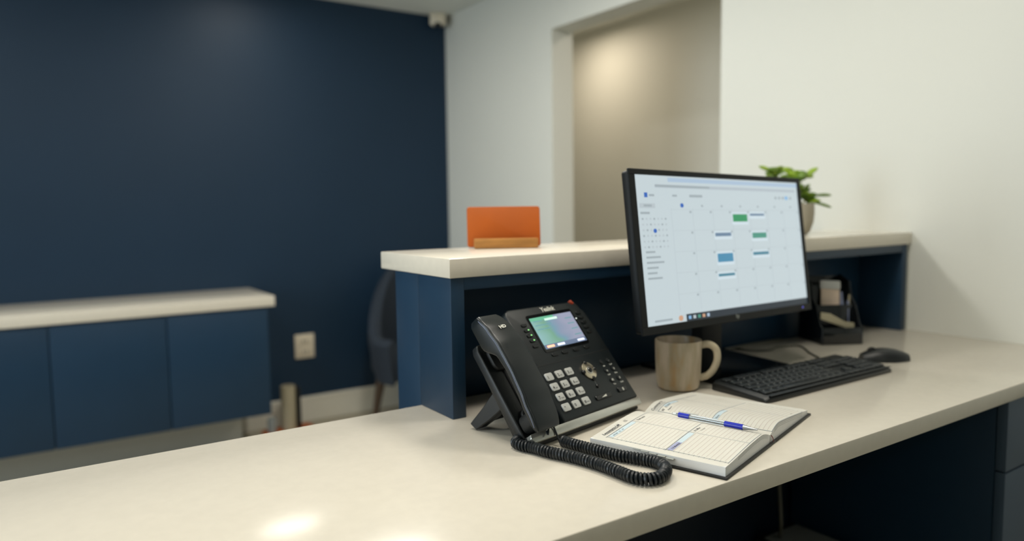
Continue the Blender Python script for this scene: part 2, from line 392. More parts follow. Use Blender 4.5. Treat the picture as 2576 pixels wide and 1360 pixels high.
# armchair behind the counter
t = thing('armchair', 'dark blue-grey upholstered tub chair with wooden legs by the navy wall', 'chair', (1.775, 3.38, 0), math.radians(4))
def shell():
    S = []
    for i in range(25):
        a = math.radians(200-220*i/24)      # opening faces -y
        x, y = .29*math.cos(a), .27*math.sin(a)
        f = max(0, math.sin(a)); h = .48+.36*f**2.2
        nx, ny = math.cos(a), math.sin(a)
        S.append([(x-nx*.025, y-ny*.025, .27), (x-nx*.03, y-ny*.03, h-.02), (x, y, h), (x+nx*.03, y+ny*.03, h-.02), (x+nx*.035, y+ny*.035, .45), (x-nx*.0, y-ny*.0, .25)])
    return S
b = new(); loft(b, shell()); bmesh.ops.smooth_vert(b, verts=b.verts, factor=.3); obj('backrest', b, 'chair_fabric', t)
b = new(); box(b, -.25, .25, -.27, .22, .26, .40, .04, 4); obj('seat', b, 'chair_fabric', t)
for sx in (-1, 1):
    for sy in (-1, 1):
        b = new(); tube(b, [(sx*.19, sy*.18, .27), (sx*.225, sy*.215, .002)], [.028, .015], 10); obj('leg', b, 'walnut', t)

# ================================================================ telephone
PHX, PHY, PSI, TH = .6257, .8787, .2226, .8925
OFF = .025
ph = thing('desk_phone', 'black office desk telephone with lit colour display and silver number keys', 'telephone', (PHX, PHY, D), PSI)
MT = Matrix(((1, 0, 0, 0), (0, math.cos(TH), -math.sin(TH), 0), (0, math.sin(TH), math.cos(TH), OFF), (0, 0, 0, 1)))
def uvn(u, v, n=0): return (MT @ Vector((u, v, n)))
WD = .2968
b = new(); prism(b, [(.087, .001), (WD, .001), (.2945, .160), (.291, .189), (.277, .2045), (.2572, .2125), (.10, .2155), (.0905, .212), (.087, .205)], -.030, 0, .003, 3, MT)
obj('housing', b, 'phone_black', ph)
b = new(); prism(b, [(.008, .0), (.088, .0), (.088, .172), (.013, .172), (.008, .16)], -.036, -.020, .003, 3, MT)
prism(b, [(.012, .008), (.285, .008), (.28, .19), (.10, .20), (.02, .165)], -.046, -.026, .003, 2, MT)
obj('base', b, 'black_plastic', ph)
b = new()   # wells under handset ends
prism(b, rrect(.036, .030, .010, 4, .028, .020), -.018, .014, .003, 3, MT); prism(b, rrect(.05, .042, .012, 4, .045, .140), -.021, -.012, .003, 2, MT); prism(b, rrect(.05, .038, .012, 4, .048, .028), -.021, -.013, .003, 2, MT)
box(b, .038, .058, .010, .160, -.021, -.017, .001, 1, MT); obj('handset_cradle', b, 'soft_black', ph)
b = new(); prism(b, [(.006, -.0135), (WD, -.0135), (WD+.0015, -.009), (WD+.0008, .0005), (.004, .0005), (.0015, -.006)], -.012, -.0005, .0012, 2, MT); obj('chrome_strip', b, 'silver', ph)
b = new(); prism(b, [(.008, -.017), (WD-.002, -.017), (WD, -.010), (WD, .002), (.006, .002), (.006, -.012)], -.0195, -.011, .002, 2, MT); obj('front_lip', b, 'soft_black', ph)
# stand at the back
def stand():
    a = uvn(0, .088, -.045); f = Vector((0, .143, .006))
    b = new(); 
    for x0, x1 in ((.022, .044), (.245, .267)):
        lo = [(x0, a.y-.018, a.z-.014), (x1, a.y-.018, a.z-.014), (x1, a.y+.002, a.z+.012), (x0, a.y+.002, a.z+.012)]
        hi = [(x0-.003, f.y-.007, .001), (x1, f.y-.007, .001), (x1, f.y+.007, .009), (x0-.003, f.y+.007, .009)]
        md = [tuple((Vector(p)*.5+Vector(q_)*.5)+Vector((0, 0, -.002))) for p, q_ in zip(lo, hi)]
        loft(b, [lo, md, hi])
    box(b, .03, .262, .112, .122, .016, .028, .004)
    return b
b = stand(); bevel(b, .0015, 1, 50); obj('stand', b, 'black_plastic', ph)
# handset: lofted rounded bar arching over the cradle
def interp(tab, v):
    if v <= tab[0][0]: return tab[0][1]
    for (a, p), (b_, q_) in zip(tab, tab[1:]):
        if v <= b_:
            t = (v-a)/(b_-a); t = t*t*(3-2*t); return p+(q_-p)*t
    return tab[-1][1]
HTOP = [(-.004, .0245), (.03, .0295), (.06, .0350), (.10, .0378), (.14, .0370), (.17, .0325), (.200, .0250)]
HBOT = [(-.004, .0120), (.03, .0150), (.06, .0195), (.10, .0215), (.125, .0190), (.155, -.0030), (.200, -.0030)]
HLEFT = [(-.004, -.0030), (.04, -.0040), (.10, -.0022), (.16, -.0008), (.200, -.0010)]
HRIGHT = [(-.004, .0530), (.04, .0560), (.10, .0540), (.155, .0550), (.200, .0500)]
def handset():
    S = []
    for i in range(33):
        v = -.004+.205*i/32; top, bot, l, r_ = (interp(T_, v) for T_ in (HTOP, HBOT, HLEFT, HRIGHT))
        e_ = min(i, 32-i)
        if e_ == 0: top -= .004; bot += .003; l += .003; r_ -= .003
        elif e_ == 1: top -= .0008; l += .0006; r_ -= .0006
        sec = []; hx, hz = (r_-l)/2, (top-bot)/2; c, cz = (r_+l)/2, (top+bot)/2; rr = min(.0045, hz*.8)
        for sx, sz, a0 in ((1, 1, 0), (-1, 1, 90), (-1, -1, 180), (1, -1, 270)):
            for k in range(5):
                a = math.radians(a0+90*k/4); sec.append((c+sx*(hx-rr)+rr*math.cos(a), v, cz+sz*(hz-rr)+rr*math.sin(a)))
        S.append(sec)
    return S
b = new(); loft(b, handset(), MT); hs = obj('handset', b, 'handset_black', ph)
b = new(); x = text_bm('HD', .0085, bold=.0004, xs=1.25)
merge(b, x, MT @ Matrix.Translation((.0225, .168, interp(HTOP, .168)+.0018)) @ Matrix.Rotation(math.radians(-13.5), 4, 'X') @ Matrix.Rotation(math.radians(5), 4, 'Z'))
obj('handset_mark', b, 'logo_white', hs)
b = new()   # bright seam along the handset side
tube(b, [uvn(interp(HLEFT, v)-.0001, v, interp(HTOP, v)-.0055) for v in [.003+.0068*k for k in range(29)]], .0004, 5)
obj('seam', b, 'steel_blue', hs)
# display
b = new(); prism(b, rrect(.124, .075, .004, 4, .1925, .1605), -.001, .0012, .0004, 1, MT); bez = obj('display_bezel', b, 'gloss_black', ph)
LU, LV, LW, LH = .1348, .1284, .1148, .0627
b = new()
vs = [b.verts.new(p) for p in ((LU, LV, .0016), (LU+LW, LV, .0016), (LU+LW, LV+LH, .0016), (LU, LV+LH, .0016))]; b.faces.new(vs)
me = bpy.data.meshes.new('display'); b.to_mesh(me); b.free(); me.materials.append(MATS['lcd_wallpaper'])
dsp = bpy.data.objects.new('display', me); COL.objects.link(dsp); dsp.parent = ph; dsp.matrix_local = MT
def lcd(name, m, x0, y0, x1, y1, n=.0018):
    b = new(); prism(b, [(LU+LW*x0, LV+LH*y0), (LU+LW*x1, LV+LH*y0), (LU+LW*x1, LV+LH*y1), (LU+LW*x0, LV+LH*y1)], n-.0001, n, 0); return obj(name, b, m, dsp)
lcd('soft_key_bar', 'lcd_bar', 0, 0, 1, .13)
lcd('status_bar', 'lcd_green', 0, .90, .55, 1.0); lcd('status_bar', 'lcd_pale', .32, .86, .62, .93)
for x0, y0, x1 in ((.05, .73, .42), (.05, .60, .34), (.05, .86, .26)):
    lcd('line_text', 'lcd_text', x0, y0, x1, y0+.03, .0019)
for x0, y0 in ((.78, .80), (.78, .62), (.80, .44), (.80, .24)):
    lcd('line_text', 'lcd_text', x0, y0, x0+.17, y0+.03, .0019)
for k, m in enumerate(('lcd_orange', 'lcd_soft', 'lcd_bar', 'lcd_soft')):
    lcd('soft_key', m, .05+.245*k, .03, .22+.245*k, .10, .0020)
def legend(s, u, v, size, m='legend_white', parent=ph, n=.0006, align='CENTER', name='lettering', bold=0.0001, xs=1.0, rot=0):
    b = new(); x = text_bm(s, size, align, bold, xs); merge(b, x, MT @ Matrix.Translation((u, v, n)) @ Matrix.Rotation(rot, 4, 'Z'))
    return obj(name, b, m, parent)
legend('Yealink', .1958, .2008, .0125, 'logo_white', bold=.00035, name='logo')
# groove across the face
b = new(); box(b, .088, .2945, .1018, .1034, -.0004, .0003, 0, 1, MT); obj('groove', b, 'soft_black', ph)
# number keys
kb = new(); prism(kb, rrect(.0185, .0138, .0030, 4), 0, .0030, .0009, 2)
key0 = obj('number_key', kb, 'key_silver', ph)
rows = [[('*', '.'), ('0', ''), ('#', 'SEND')], [('7', 'PQRS'), ('8', 'TUV'), ('9', 'WXYZ')], [('4', 'GHI'), ('5', 'JKL'), ('6', 'MNO')], [('1', ''), ('2', 'ABC'), ('3', 'DEF')]]
for r_ in range(4):
    for c_ in range(3):
        u, v = .1056+.0264*c_, .0227+.0191*r_
        k = key0 if (r_ == 0 and c_ == 0) else inst(key0, 'number_key', ph)
        k.matrix_local = MT @ Matrix.Translation((u, v, 0))
        a, s = rows[r_][c_]
        b = new(); x = text_bm(a, .0078, 'CENTER', .0002); merge(b, x, Matrix.Translation((-.0040, -.0038, .00305)))
        if s: x = text_bm(s, .0030, 'LEFT', .00005); merge(b, x, Matrix.Translation((-.0008, -.0036, .00305)))
        obj('key_legend', b, 'key_ink', k)
# navigation pad
nu, nv = .2084, .0718
b = new(); cyl(b, nu, nv, 0, .0026, .0165, None, 32, .0007, MT); nav = obj('navigation_pad', b, 'chrome_disc', ph)
b = new(); cyl(b, nu, nv, .002, .0038, .0068, None, 24, .0006, MT); obj('ring', b, 'silver', nav)
b = new(); ball(b, nu, nv, .0035, .0052, .0052, .0022, MT, 16); obj('ok_button', b, 'gloss_black', nav)
for dx, dy in ((0, 1), (1, 0), (0, -1), (-1, 0)):
    b = new(); ball(b, nu+dx*.0155, nv+dy*.0155, .001, .0048, .0044, .0040, MT, 14); obj('arrow_button', b, 'gloss_black', nav)
# line keys and soft keys
lk = new(); prism(lk, rrect(.0125, .0058, .0018, 3), 0, .0022, .0006, 1); lk0 = obj('line_key', lk, 'black_plastic', ph)
first = True
for u, vs_ in ((.1155, (.181, .1705, .160, .150, .139)), (.2715, (.186, .176, .1655, .155, .1445))):
    for i, v in enumerate(vs_):
        k = lk0 if first else inst(lk0, 'line_key', ph); first = False
        k.matrix_local = MT @ Matrix.Translation((u, v, 0))
        if u < .2 and i in (1, 2, 3):
            b = new(); ball(b, .0035, 0, .0022, .0022, .0014, .0006, None, 10); obj('lamp', b, 'led_green', k)
for i, u in enumerate((.150, .1775, .2085, .240)):
    k = inst(lk0, 'soft_key', ph); k.matrix_local = MT @ Matrix.Translation((u, .1165, 0)) @ Matrix.Diagonal((1.25, 1.0, 1, 1))
b = new(); ball(b, .2565, .1755, .0008, .0013, .0013, .0008, MT, 8); obj('lamp', b, 'led_white', ph)
# function buttons right
names = [['Msg', 'Conf'], ['Hold', 'Mute'], ['Tran', 'Redial']]
syms = [['o', 'o'], ['II', 'x'], ['(c', '5']]
fb = new(); cyl(fb, 0, 0, 0, .0022, .0052, .0046, 20, .0005); fb0 = obj('function_button', fb, 'black_plastic', ph)
first = True
for i, (v, us) in enumerate(((.0808, (.2541, .2736)), (.0629, (.2535, .2747)), (.0436, (.2538, .2758)))):
    for j, u in enumerate(us):
        k = fb0 if first else inst(fb0, 'function_button', ph); first = False
        k.matrix_local = MT @ Matrix.Translation((u, v, 0)) @ Matrix.Diagonal((1.05, 1.0, 1, 1))
        legend(names[i][j], u+.001, v-.0092, .0038, bold=.00012)
        b = new(); x = text_bm(('', 'o', 'c', '8', '@', '5')[i*2+j] or '-', .0050, 'CENTER', .0003 if i else 0)
        merge(b, x, Matrix.Translation((0, -.0016, .0023))); obj('symbol', b, 'legend_white' if i else 'tower_grey', k)
b = new(); prism(b, rrect(.024, .0095, .0025, 3, .2650, .0225), 0, .0024, .0006, 1, MT); k = obj('speaker_button', b, 'gloss_black', ph)
legend('0', .2662, .0193, .0080, 'logo_white', k, .0026, bold=.0003, name='symbol')
b = new(); ball(b, .2085, .0408, .001, .0042, .0036, .0016, MT, 14); obj('mute_button', b, 'gloss_black', ph)
b = new(); box(b, .2083, .2087, .0445, .0535, 0, .0003, 0, 1, MT); obj('lettering', b, 'tower_grey', ph)
b = new(); prism(b, rrect(.044, .0085, .003, 3, .2078, .0206), 0, .0024, .0006, 1, MT); k = obj('volume_rocker', b, 'gloss_black', ph)
b = new(); prism(b, [(.200, .0190), (.2145, .0190), (.2145, .0228)], .0024, .0027, 0, 1, MT); obj('symbol', b, 'logo_white', k)
b = new(); prism(b, [(.2600, .2115), (.2820, .2200), (.2930, .2030), (.2920, .1900)], -.020, -.006, .002, 2, MT); obj('corner_block', b, 'soft_black', ph)
b = new(); prism(b, [(.2715, .2110), (.2765, .2070), (.2780, .2085), (.2745, .2165), (.2705, .2160)], -.008, -.001, .001, 2, MT); obj('message_lamp', b, 'led_red', ph)
b = new(); box(b, WD-.010, WD+.001, .10, .158, -.024, -.008, .003, 2, MT); obj('side_cover', b, 'black_plastic', ph)

# coiled cord lying on the desk, its plug end going up to the handset
CP = [(0.630, 0.915), (0.617, 0.901), (0.618, 0.884), (0.626, 0.865), (0.632, 0.838), (0.644, 0.809), (0.653, 0.779), (0.658, 0.749), (0.660, 0.718), (0.662, 0.692), (0.671, 0.677),
      (0.685, 0.671), (0.703, 0.676), (0.721, 0.690), (0.728, 0.708), (0.725, 0.725), (0.716, 0.744), (0.704, 0.768), (0.696, 0.795), (0.689, 0.822), (0.683, 0.847), (0.680, 0.868)]
RC = .0066; RW = .0024
path = spline([(x, y, D+RC+RW+.0002) for x, y in CP], 10)
L_ = [0]
for a, c in zip(path, path[1:]): L_.append(L_[-1]+(c-a).length)
tot = L_[-1]; pitch = .0052; turns = tot/pitch; N = int(turns*14); hel = []
j = 0
for i in range(N+1):
    s = tot*i/N
    while j < len(L_)-2 and L_[j+1] < s: j += 1
    f = (s-L_[j])/max(1e-9, L_[j+1]-L_[j]); p = path[j].lerp(path[j+1], min(1, f)); d = (path[min(j+2, len(path)-1)]-path[max(j-1, 0)]).normalized()
    n1 = Vector((-d.y, d.x, 0)).normalized(); a = 2*PI*turns*i/N
    hel.append(p+n1*RC*math.cos(a)+Vector((0, 0, 1))*RC*math.sin(a))
b = new(); tube(b, hel, RW, 6)
tm = new()
p0 = Matrix.Translation((PHX, PHY, D)) @ Matrix.Rotation(PSI, 4, 'Z') @ uvn(.032, -.004, .006)
tube(tm, spline([hel[-1], (.680, .886, D+.022), (.676, .893, D+.040), (p0.x, p0.y-.004, p0.z-.003), tuple(p0)], 6), .0016, 8)
me = bpy.data.meshes.new('t'); tm.to_mesh(me); tm.free()
cord = thing('coiled_cord', 'black coiled handset cord looped on the worktop in front of the phone', 'cord', (0, 0, 0))
obj('coil', b, 'rubber_cord', cord)
me.name = 'straight_end'; me.materials.append(MATS['rubber_cord']); o = bpy.data.objects.new('straight_end', me); COL.objects.link(o); o.parent = cord

# ================================================================ open diary
BX, BY, BA = .770, .626, math.radians(17.58)
bk = thing('open_diary', 'open white-paged diary with black cover lying near the front edge of the desk', 'book', (BX, BY, D), BA)
BW, BT = .380, .221; S1 = .180
def zn(s):   # near (left) page height over the desk, s from outer edge
    q = min(1, max(0, s/S1)); return .0165+.0085*math.sin(PI*.5*min(1, q/.80))**1.5 if q < .80 else .025-.0095*((q-.80)/.20)**1.6
def zf(s):   # far page, s measured from the spine
    L = .187; q = min(1, max(0, s/L))
    if q < .22: return .0155+.0105*math.sin(PI*.5*q/.22)**.9
    return .026-.0155*((q-.22)/.78)**1.15
def pz(s): return zn(s) if s <= S1 else zf(s-S1-.002)
b = new(); prism(b, [(0, 0), (.178, 0), (.178, BT), (0, BT)], .0003, .0034, .0008, 2); prism(b, [(.197, 0), (BW, 0), (BW, BT), (.197, BT)], .0003, .0034, .0008, 2)
prism(b, [(.176, 0), (.199, 0), (.199, BT), (.176, BT)], .0005, .0035, .001, 2); obj('cover', b, 'cover_black', bk)
def block(s0, s1, inv=False):
    b = new(); n = 24; t = []
    ss = [s0+(s1-s0)*i/n for i in range(n+1)]
    rings = []
    for s in ss:
        z = pz(s); rings.append([(s, .004, .0034), (s, .004, z-.0004), (s, .218, z-.0004), (s, .218, .0034)])
    loft(b, rings); return b
obj('page_block', block(.005, S1-.0005), 'paper_edge', bk, label='thick stack of diary pages on the near half')
obj('page_block', block(S1+.003, BW-.008), 'paper_edge', bk, label='thinner stack of diary pages on the far half')
def sheet(s0, s1, dz, t0=.0035, t1=.2185, rnd=.008):
    b = new(); n = 30; m = 16; g = []
    for i in range(n+1):
        s = s0+(s1-s0)*i/n; row = []
        # rounded outer corners
        outer = (s-s0) if s0 < .1 else (s1-s); c = 0
        if outer < rnd: c = rnd-math.sqrt(max(0, rnd*rnd-(rnd-outer)**2))
        for j in range(m+1):
            t = t0+c+(t1-t0-2*c)*j/m; row.append(b.verts.new((s, t, pz(s)+dz)))
        g.append(row)
    for i in range(n):
        for j in range(m): b.faces.new((g[i][j], g[i+1][j], g[i+1][j+1], g[i][j+1]))
    r = bmesh.ops.solidify(b, geom=b.faces[:], thickness=.00012)
    return b
obj('page', sheet(.004, S1, .0), 'paper', bk); obj('page', sheet(S1, BW-.006, .0), 'paper', bk)
# a few leaves standing a little away at the gutter end
b = new()
for q_ in range(3):
    pts = [(s, .0038, (pz(s)-.0015-.0022*q_)) for s in [.05+.12*i/8 for i in range(9)]]
    tube(b, pts, .00018, 4)
    pts = [(s, .0038, (pz(s)-.0012-.0026*q_)) for s in [.20+.14*i/8 for i in range(9)]]
    tube(b, pts, .00018, 4)
obj('leaf_edges', b, 'page_tab', bk)
EPS = .00035
def strip(b, s0, t0, s1, t1, w_):
    """thin printed line following the page"""
    n = max(1, int(abs(s1-s0)/.006)); dx, dy = s1-s0, t1-t0; l = math.hypot(dx, dy); nx, ny = -dy/l*w_/2, dx/l*w_/2
    R = []
    for i in range(n+1):
        f = i/n; s, t = s0+dx*f, t0+dy*f
        R.append((b.verts.new((s+nx, t+ny, pz(s+nx)+EPS)), b.verts.new((s-nx, t-ny, pz(s-nx)+EPS))))
    for A, B in zip(R, R[1:]): b.faces.new((A[0], A[1], B[1], B[0]))
def patch(b, s0, s1, t0, t1, e=EPS*.8):
    n = max(1, int((s1-s0)/.006)); R = []
    for i in range(n+1):
        s = s0+(s1-s0)*i/n; R.append((b.verts.new((s, t1, pz(s)+e)), b.verts.new((s, t0, pz(s)+e))))
    for A, B in zip(R, R[1:]): b.faces.new((A[0], A[1], B[1], B[0]))
def ptext(b, s, s0, t0, size, bold=.0001, xs=1.0):
    x = text_bm(s, size, 'LEFT', bold*.35, xs)
    for v in x.verts: v.co.x += .35*v.co.y
    for v in x.verts: v.co = Vector((v.co.x+s0, v.co.y+t0, 0)); v.co.z = pz(v.co.x)+EPS*1.2
    merge(b, x)
# near page print
b = new()
for half in (0, 1):
    tb = .010 if half else .104; tt = .092 if half else .187
    for k in range(12):
        t = tb+(tt-tb)*(k+.5)/12
        strip(b, .024, t-.001, .098, t-.001, .0004); strip(b, .102, t-.001, .150, t-.001, .0004)
obj('ruled_lines', b, 'page_line', bk)
b = new()
for t in (.198, .100): strip(b, .018, t, .158, t, .0009)
strip(b, .018, .006, .148, .006, .0008)
strip(b, .0205, .006, .0205, .198, .0007); strip(b, .100, .006, .100, .198, .0007); strip(b, .150, .006, .150, .100, .0006)
for k in range(24): strip(b, .018, .010+.0077*k, .0225, .010+.0077*k, .0005)
obj('page_frame', b, 'page_frame', bk)
b = new(); patch(b, .024, .097, .189, .1965); obj('colour_band', b, 'page_blue', bk)
b = new(); patch(b, .055, .097, .090, .0985); obj('colour_band', b, 'page_blue', bk)
b = new(); patch(b, .022, .055, .090, .0985); obj('colour_band', b, 'page_violet', bk, label='violet band with small print')
b = new()
ptext(b, 'Lecompta-LM', .024, .2045, .0085, .0003, 1.05); ptext(b, '12.', .088, .2045, .0080, .0002); strip(b, .030, .2032, .075, .2032, .0006)
ptext(b, '8-9.30   12   14', .030, .1905, .0050, .0001); ptext(b, 'Task note', .105, .190, .0060, .0002); ptext(b, '10 Office', .104, .092, .0055, .0003)
ptext(b, '7-8 Meeting', .026, .0915, .0052, .0003); ptext(b, 'Thursday', .112, .0850, .0038, .0)
obj('handwriting', b, 'page_ink', bk)
# far page print
b = new()
for half in (0, 1):
    tb = .008 if half else .106; tt = .097 if half else .180
    n = 13 if half else 11
    for k in range(n):
        t = tb+(tt-tb)*(k+.5)/n; strip(b, .190, t, .272, t, .0004); strip(b, .276, t, .345, t, .0004)
obj('ruled_lines', b, 'page_line', bk)
b = new(); strip(b, .188, .197, .345, .197, .0009); strip(b, .188, .103, .345, .103, .0008); strip(b, .188, .004, .345, .004, .0008)
strip(b, .189, .004, .189, .197, .0008); strip(b, .274, .004, .274, .197, .0006); strip(b, .345, .004, .345, .1, .0006)
strip(b, .189, .2005, .226, .2005, .0005); strip(b, .189, .2030, .226, .2030, .0005)
obj('page_frame', b, 'page_frame', bk)
b = new(); patch(b, .206, .250, .188, .1955); obj('colour_band', b, 'page_blue', bk); b = new(); patch(b, .191, .240, .094, .102); obj('colour_band', b, 'page_blue', bk)
b = new(); ptext(b, 'Customer N', .187, .2050, .0085, .0003, .85); ptext(b, '02   17 8.00', .191, .1885, .0060, .0002); ptext(b, 'Report', .196, .1805, .0045, .0001)
ptext(b, '1 Noon', .192, .0955, .0050, .0002); ptext(b, 'notes', .300, .010, .0040, 0)
obj('handwriting', b, 'page_ink', bk)
for k in range(5):
    b = new(); box(b, -.0005+.0008*k, .010, .078+.0135*k, .090+.0135*k, .0150-.0006*(4-k), .0157-.0006*(4-k), .0002); obj('index_tab', b, 'page_tab', bk)
b = new(); tube(b, [(.186, .004, .014), (.187, .0015, .010), (.188, .0010, .005), (.188, .0010, .004)], .0012, 6, None, .5); obj('ribbon', b, 'ribbon_red', bk)
# pen in the gutter
pen = thing('ballpoint_pen', 'clear ballpoint pen with blue grip and blue end lying in the diary fold', 'pen', (BX, BY, D), BA)
e = .158; za, zb = .0285, .0275
pv = lambda t: Vector((e-.004+(t-.017)*(-.006/.137)*-1, t, za))
def pseg(name, t0, t1, r0, r1, m, seg=14):
    b = new(); tube(b, [pv(t0), pv((t0+t1)/2), pv(t1)], [r0, (r0+r1)/2, r1], seg); return obj(name, b, m, pen)
pseg('barrel', .066, .126, .0040, .0040, 'pen_clear'); pseg('refill', .030, .150, .0014, .0014, 'pen_metal')
pseg('grip', .036, .066, .0043, .0043, 'pen_blue', 18); pseg('end_sleeve', .126, .145, .0042, .0042, 'pen_blue', 18)
pseg('button', .145, .157, .0022, .0020, 'pen_clear'); pseg('tip', .014, .036, .0010, .0040, 'pen_metal')
b = new(); p = pv(.146)+Vector((.002, 0, .0046)); p2 = pv(.112)+Vector((.002, 0, .0050)); tube(b, [p, p2], .0011, 6, None, .6); obj('clip', b, 'pen_clear', pen)

# ================================================================ keyboard
KX, KY, KW, KD = 1.133, .830, .436, .135
kbd = thing('keyboard', 'black computer keyboard lying on the desk in front of the monitor', 'keyboard', (KX, KY, D), 0)
b = new(); 
prof = [(0.0, .001), (0.0, .008), (.006, .012), (KD-.016, .019), (KD-.004, .019), (KD, .015), (KD, .001)]
S = []
for x in (0.0, .012, KW-.012, KW):
    e_ = .004 if x in (0.0, KW) else 0
    S.append([(x, y+(e_ if y < .05 else -e_), z-(e_ if z > .005 else 0)) for y, z in prof])
loft(b, S); bevel(b, .0012, 2); obj('case', b, 'black_plastic', kbd)
b = new(); box(b, .01, KW-.01, .0, .006, .0125, .0135, .0004); obj('front_lip', b, 'black_plastic', kbd)
slope = math.atan2(.019-.012, KD-.022)
U = (KW-.024)/22.6
meshes = {}
def key(x, row, wu, hu=1):
    k_ = (wu, hu)
    if k_ not in meshes:
        w_, h_ = wu*U-.0016, hu*.0178-.0016; q = new(); t_ = []
        loft(q, [[(px, py, 0) for px, py in rrect(w_, h_, .0015, 2)], [(px, py, .0030) for px, py in rrect(w_-.0012, h_-.0012, .0015, 2)], [(px, py, .0036) for px, py in rrect(w_-.0036, h_-.0036, .0012, 2)]])
        me = bpy.data.meshes.new('key'); q.to_mesh(me); q.free(); me.shade_smooth(); me.materials.append(MATS['key_cap']); meshes[k_] = me
    o = bpy.data.objects.new('key', meshes[k_]); COL.objects.link(o); o.parent = kbd
    yy = .022+row*.0178+(hu-1)*.0089; o.location = (.012+(x+wu/2)*U, yy, .0125+(yy-.006)*math.tan(slope)); o.rotation_euler = (slope, 0, 0)
    return o
mat('key_cap', '#1b2022', .4, noise=.04, nscale=40)
R0 = [1.25, 1.25, 1.25, 6.25, 1.25, 1.25, 1.25, 1.25]; R1 = [2.25]+[1]*10+[2.75]; R2 = [1.75]+[1]*11+[2.25]; R3 = [1.5]+[1]*12+[1.5]; R4 = [1]*13+[2]
kl = new()
for r_, row in enumerate((R0, R1, R2, R3, R4)):
    x = 0
    for wu in row:
        k = key(x, r_, wu); 
        if wu < 3:
            c = k.location; y0 = c.y+.002; z0 = c.z+.0040
            box(kl, c.x-.003, c.x-.0005, y0, y0+.0030, z0-.0002, z0, 0)
        x += wu
for x in [0]+[2+i for i in range(4)]+[6.5+i for i in range(4)]+[11+i for i in range(4)]: key(x, 5.15, 1)
for i in range(3): key(15.3+i, 4, 1); key(15.3+i, 3, 1); key(15.3+i, 5.15, 1); key(15.3+i, 0, 1)
key(16.3, 1, 1)
for i in range(4): key(18.6+i, 4, 1)
for i in range(3): key(18.6+i, 3, 1); key(18.6+i, 2, 1); key(18.6+i, 1, 1)
key(18.6, 0, 2); key(20.6, 0, 1); key(21.6, 2, 1, 2); key(21.6, 0, 1, 2)
o = obj('key_legends', kl, 'tower_grey', kbd, False); o['kind'] = 'stuff'
# mouse
ms = thing('computer_mouse', 'black computer mouse beside the right end of the keyboard', 'mouse', (1.668, .905, D), math.radians(53))
S = []
for i in range(13):
    s = i/12; y = -.053+.106*s; a = max(.02, math.sin(PI*(.06+.88*s)))**.45; hw = .031*a; h = .010+.019*math.sin(PI*min(1, .08+.84*s))**.8
    sec = []
    for k in range(16):
        g_ = 2*PI*k/16; cx, cz = math.cos(g_), math.sin(g_)
        sec.append((hw*(abs(cx)**.8)*(1 if cx > 0 else -1), y, .0015 if cz < -.3 else max(.0015, h*(abs(cz)**.8 if cz > 0 else .25*(1+cz)))))
    S.append(sec)
b = new(); loft(b, S); obj('body', b, 'black_plastic', ms)
b = new(); cyl(b, 0, 0, -.004, .004, .010, None, 20, .001, Matrix.Translation((0, .029, .0215)) @ Matrix.Rotation(PI/2, 4, 'Y')); obj('scroll_wheel', b, 'soft_black', ms)

# ================================================================ monitor
MY, MTI, MRO = math.radians(5.5), math.radians(7.7), math.radians(-1.0)
MC = Vector((1.2291, 1.0, 1.0394)); MW, MH = .600, .307
mon = thing('monitor', 'black computer monitor showing a calendar page, standing on the desk', 'monitor', (MC.x, MC.y+.03, D), MY)
# local frame: origin at foot; panel frame P: x right, y up, z towards viewer
PMx = Matrix.Rotation(-MY, 4, 'Z') @ Matrix.Translation((0, -.03, MC.z-D)) 
Ux = Vector((math.cos(MY), math.sin(MY), 0)); Vx = Vector((-math.sin(MY)*math.sin(MTI), math.cos(MY)*math.sin(MTI), math.cos(MTI)))
Ux, Vx = Ux*math.cos(MRO)+Vx*math.sin(MRO), Vx*math.cos(MRO)-Ux*math.sin(MRO); Nx = Ux.cross(Vx)
PW = Matrix(((Ux.x, Vx.x, Nx.x, MC.x), (Ux.y, Vx.y, Nx.y, MC.y), (Ux.z, Vx.z, Nx.z, MC.z), (0, 0, 0, 1)))
RT = Matrix.Translation((MC.x, MC.y+.03, D)) @ Matrix.Rotation(MY, 4, 'Z')
PL = RT.inverted() @ PW
hw, hh = MW/2, MH/2
IB = dict(l=.0195, r=.010, t=.012, b=.020)   # bezel widths
b = new(); prism(b, rrect(MW-.006, MH-.004, .006, 4, .003, 0), -.020, -.001, .003, 2, PL)
prism(b, [(-.2, -.1), (.2, -.1), (.2, .1), (-.2, .1)], -.05, -.026, .012, 3, PL); obj('back_shell', b, 'monitor_black', mon)
b = new()
x0, x1, y0, y1 = -hw+.017, hw-.011, -hh+.015, hh-.0105
prism(b, [(-hw, y1), (hw, y1), (hw, hh), (-hw, hh)], -.001, .004, .0008, 1, PL); prism(b, [(-hw, -hh), (hw, -hh), (hw, y0), (-hw, y0)], -.001, .004, .0008, 1, PL)
prism(b, [(-hw, y0), (x0, y0), (x0, y1), (-hw, y1)], -.001, .004, .0008, 1, PL); prism(b, [(x1, y0), (hw, y0), (hw, y1), (x1, y1)], -.001, .004, .0008, 1, PL)
obj('bezel', b, 'monitor_black', mon)
def pic(name, m, u0, v0, u1, v1, e=.0012, parent=None, rnd=0):
    q = new(); X0, X1, Y0, Y1 = x0+(x1-x0)*u0, x0+(x1-x0)*u1, y1-(y1-y0)*v1, y1-(y1-y0)*v0
    pts = [(X0, Y0), (X1, Y0), (X1, Y1), (X0, Y1)] if not rnd else rrect(X1-X0, Y1-Y0, min(X1-X0, Y1-Y0)/2*.98, 4, (X0+X1)/2, (Y0+Y1)/2)
    prism(q, pts, e-.0003, e, 0, 1, PL); return obj(name, q, m, parent or mon, False)
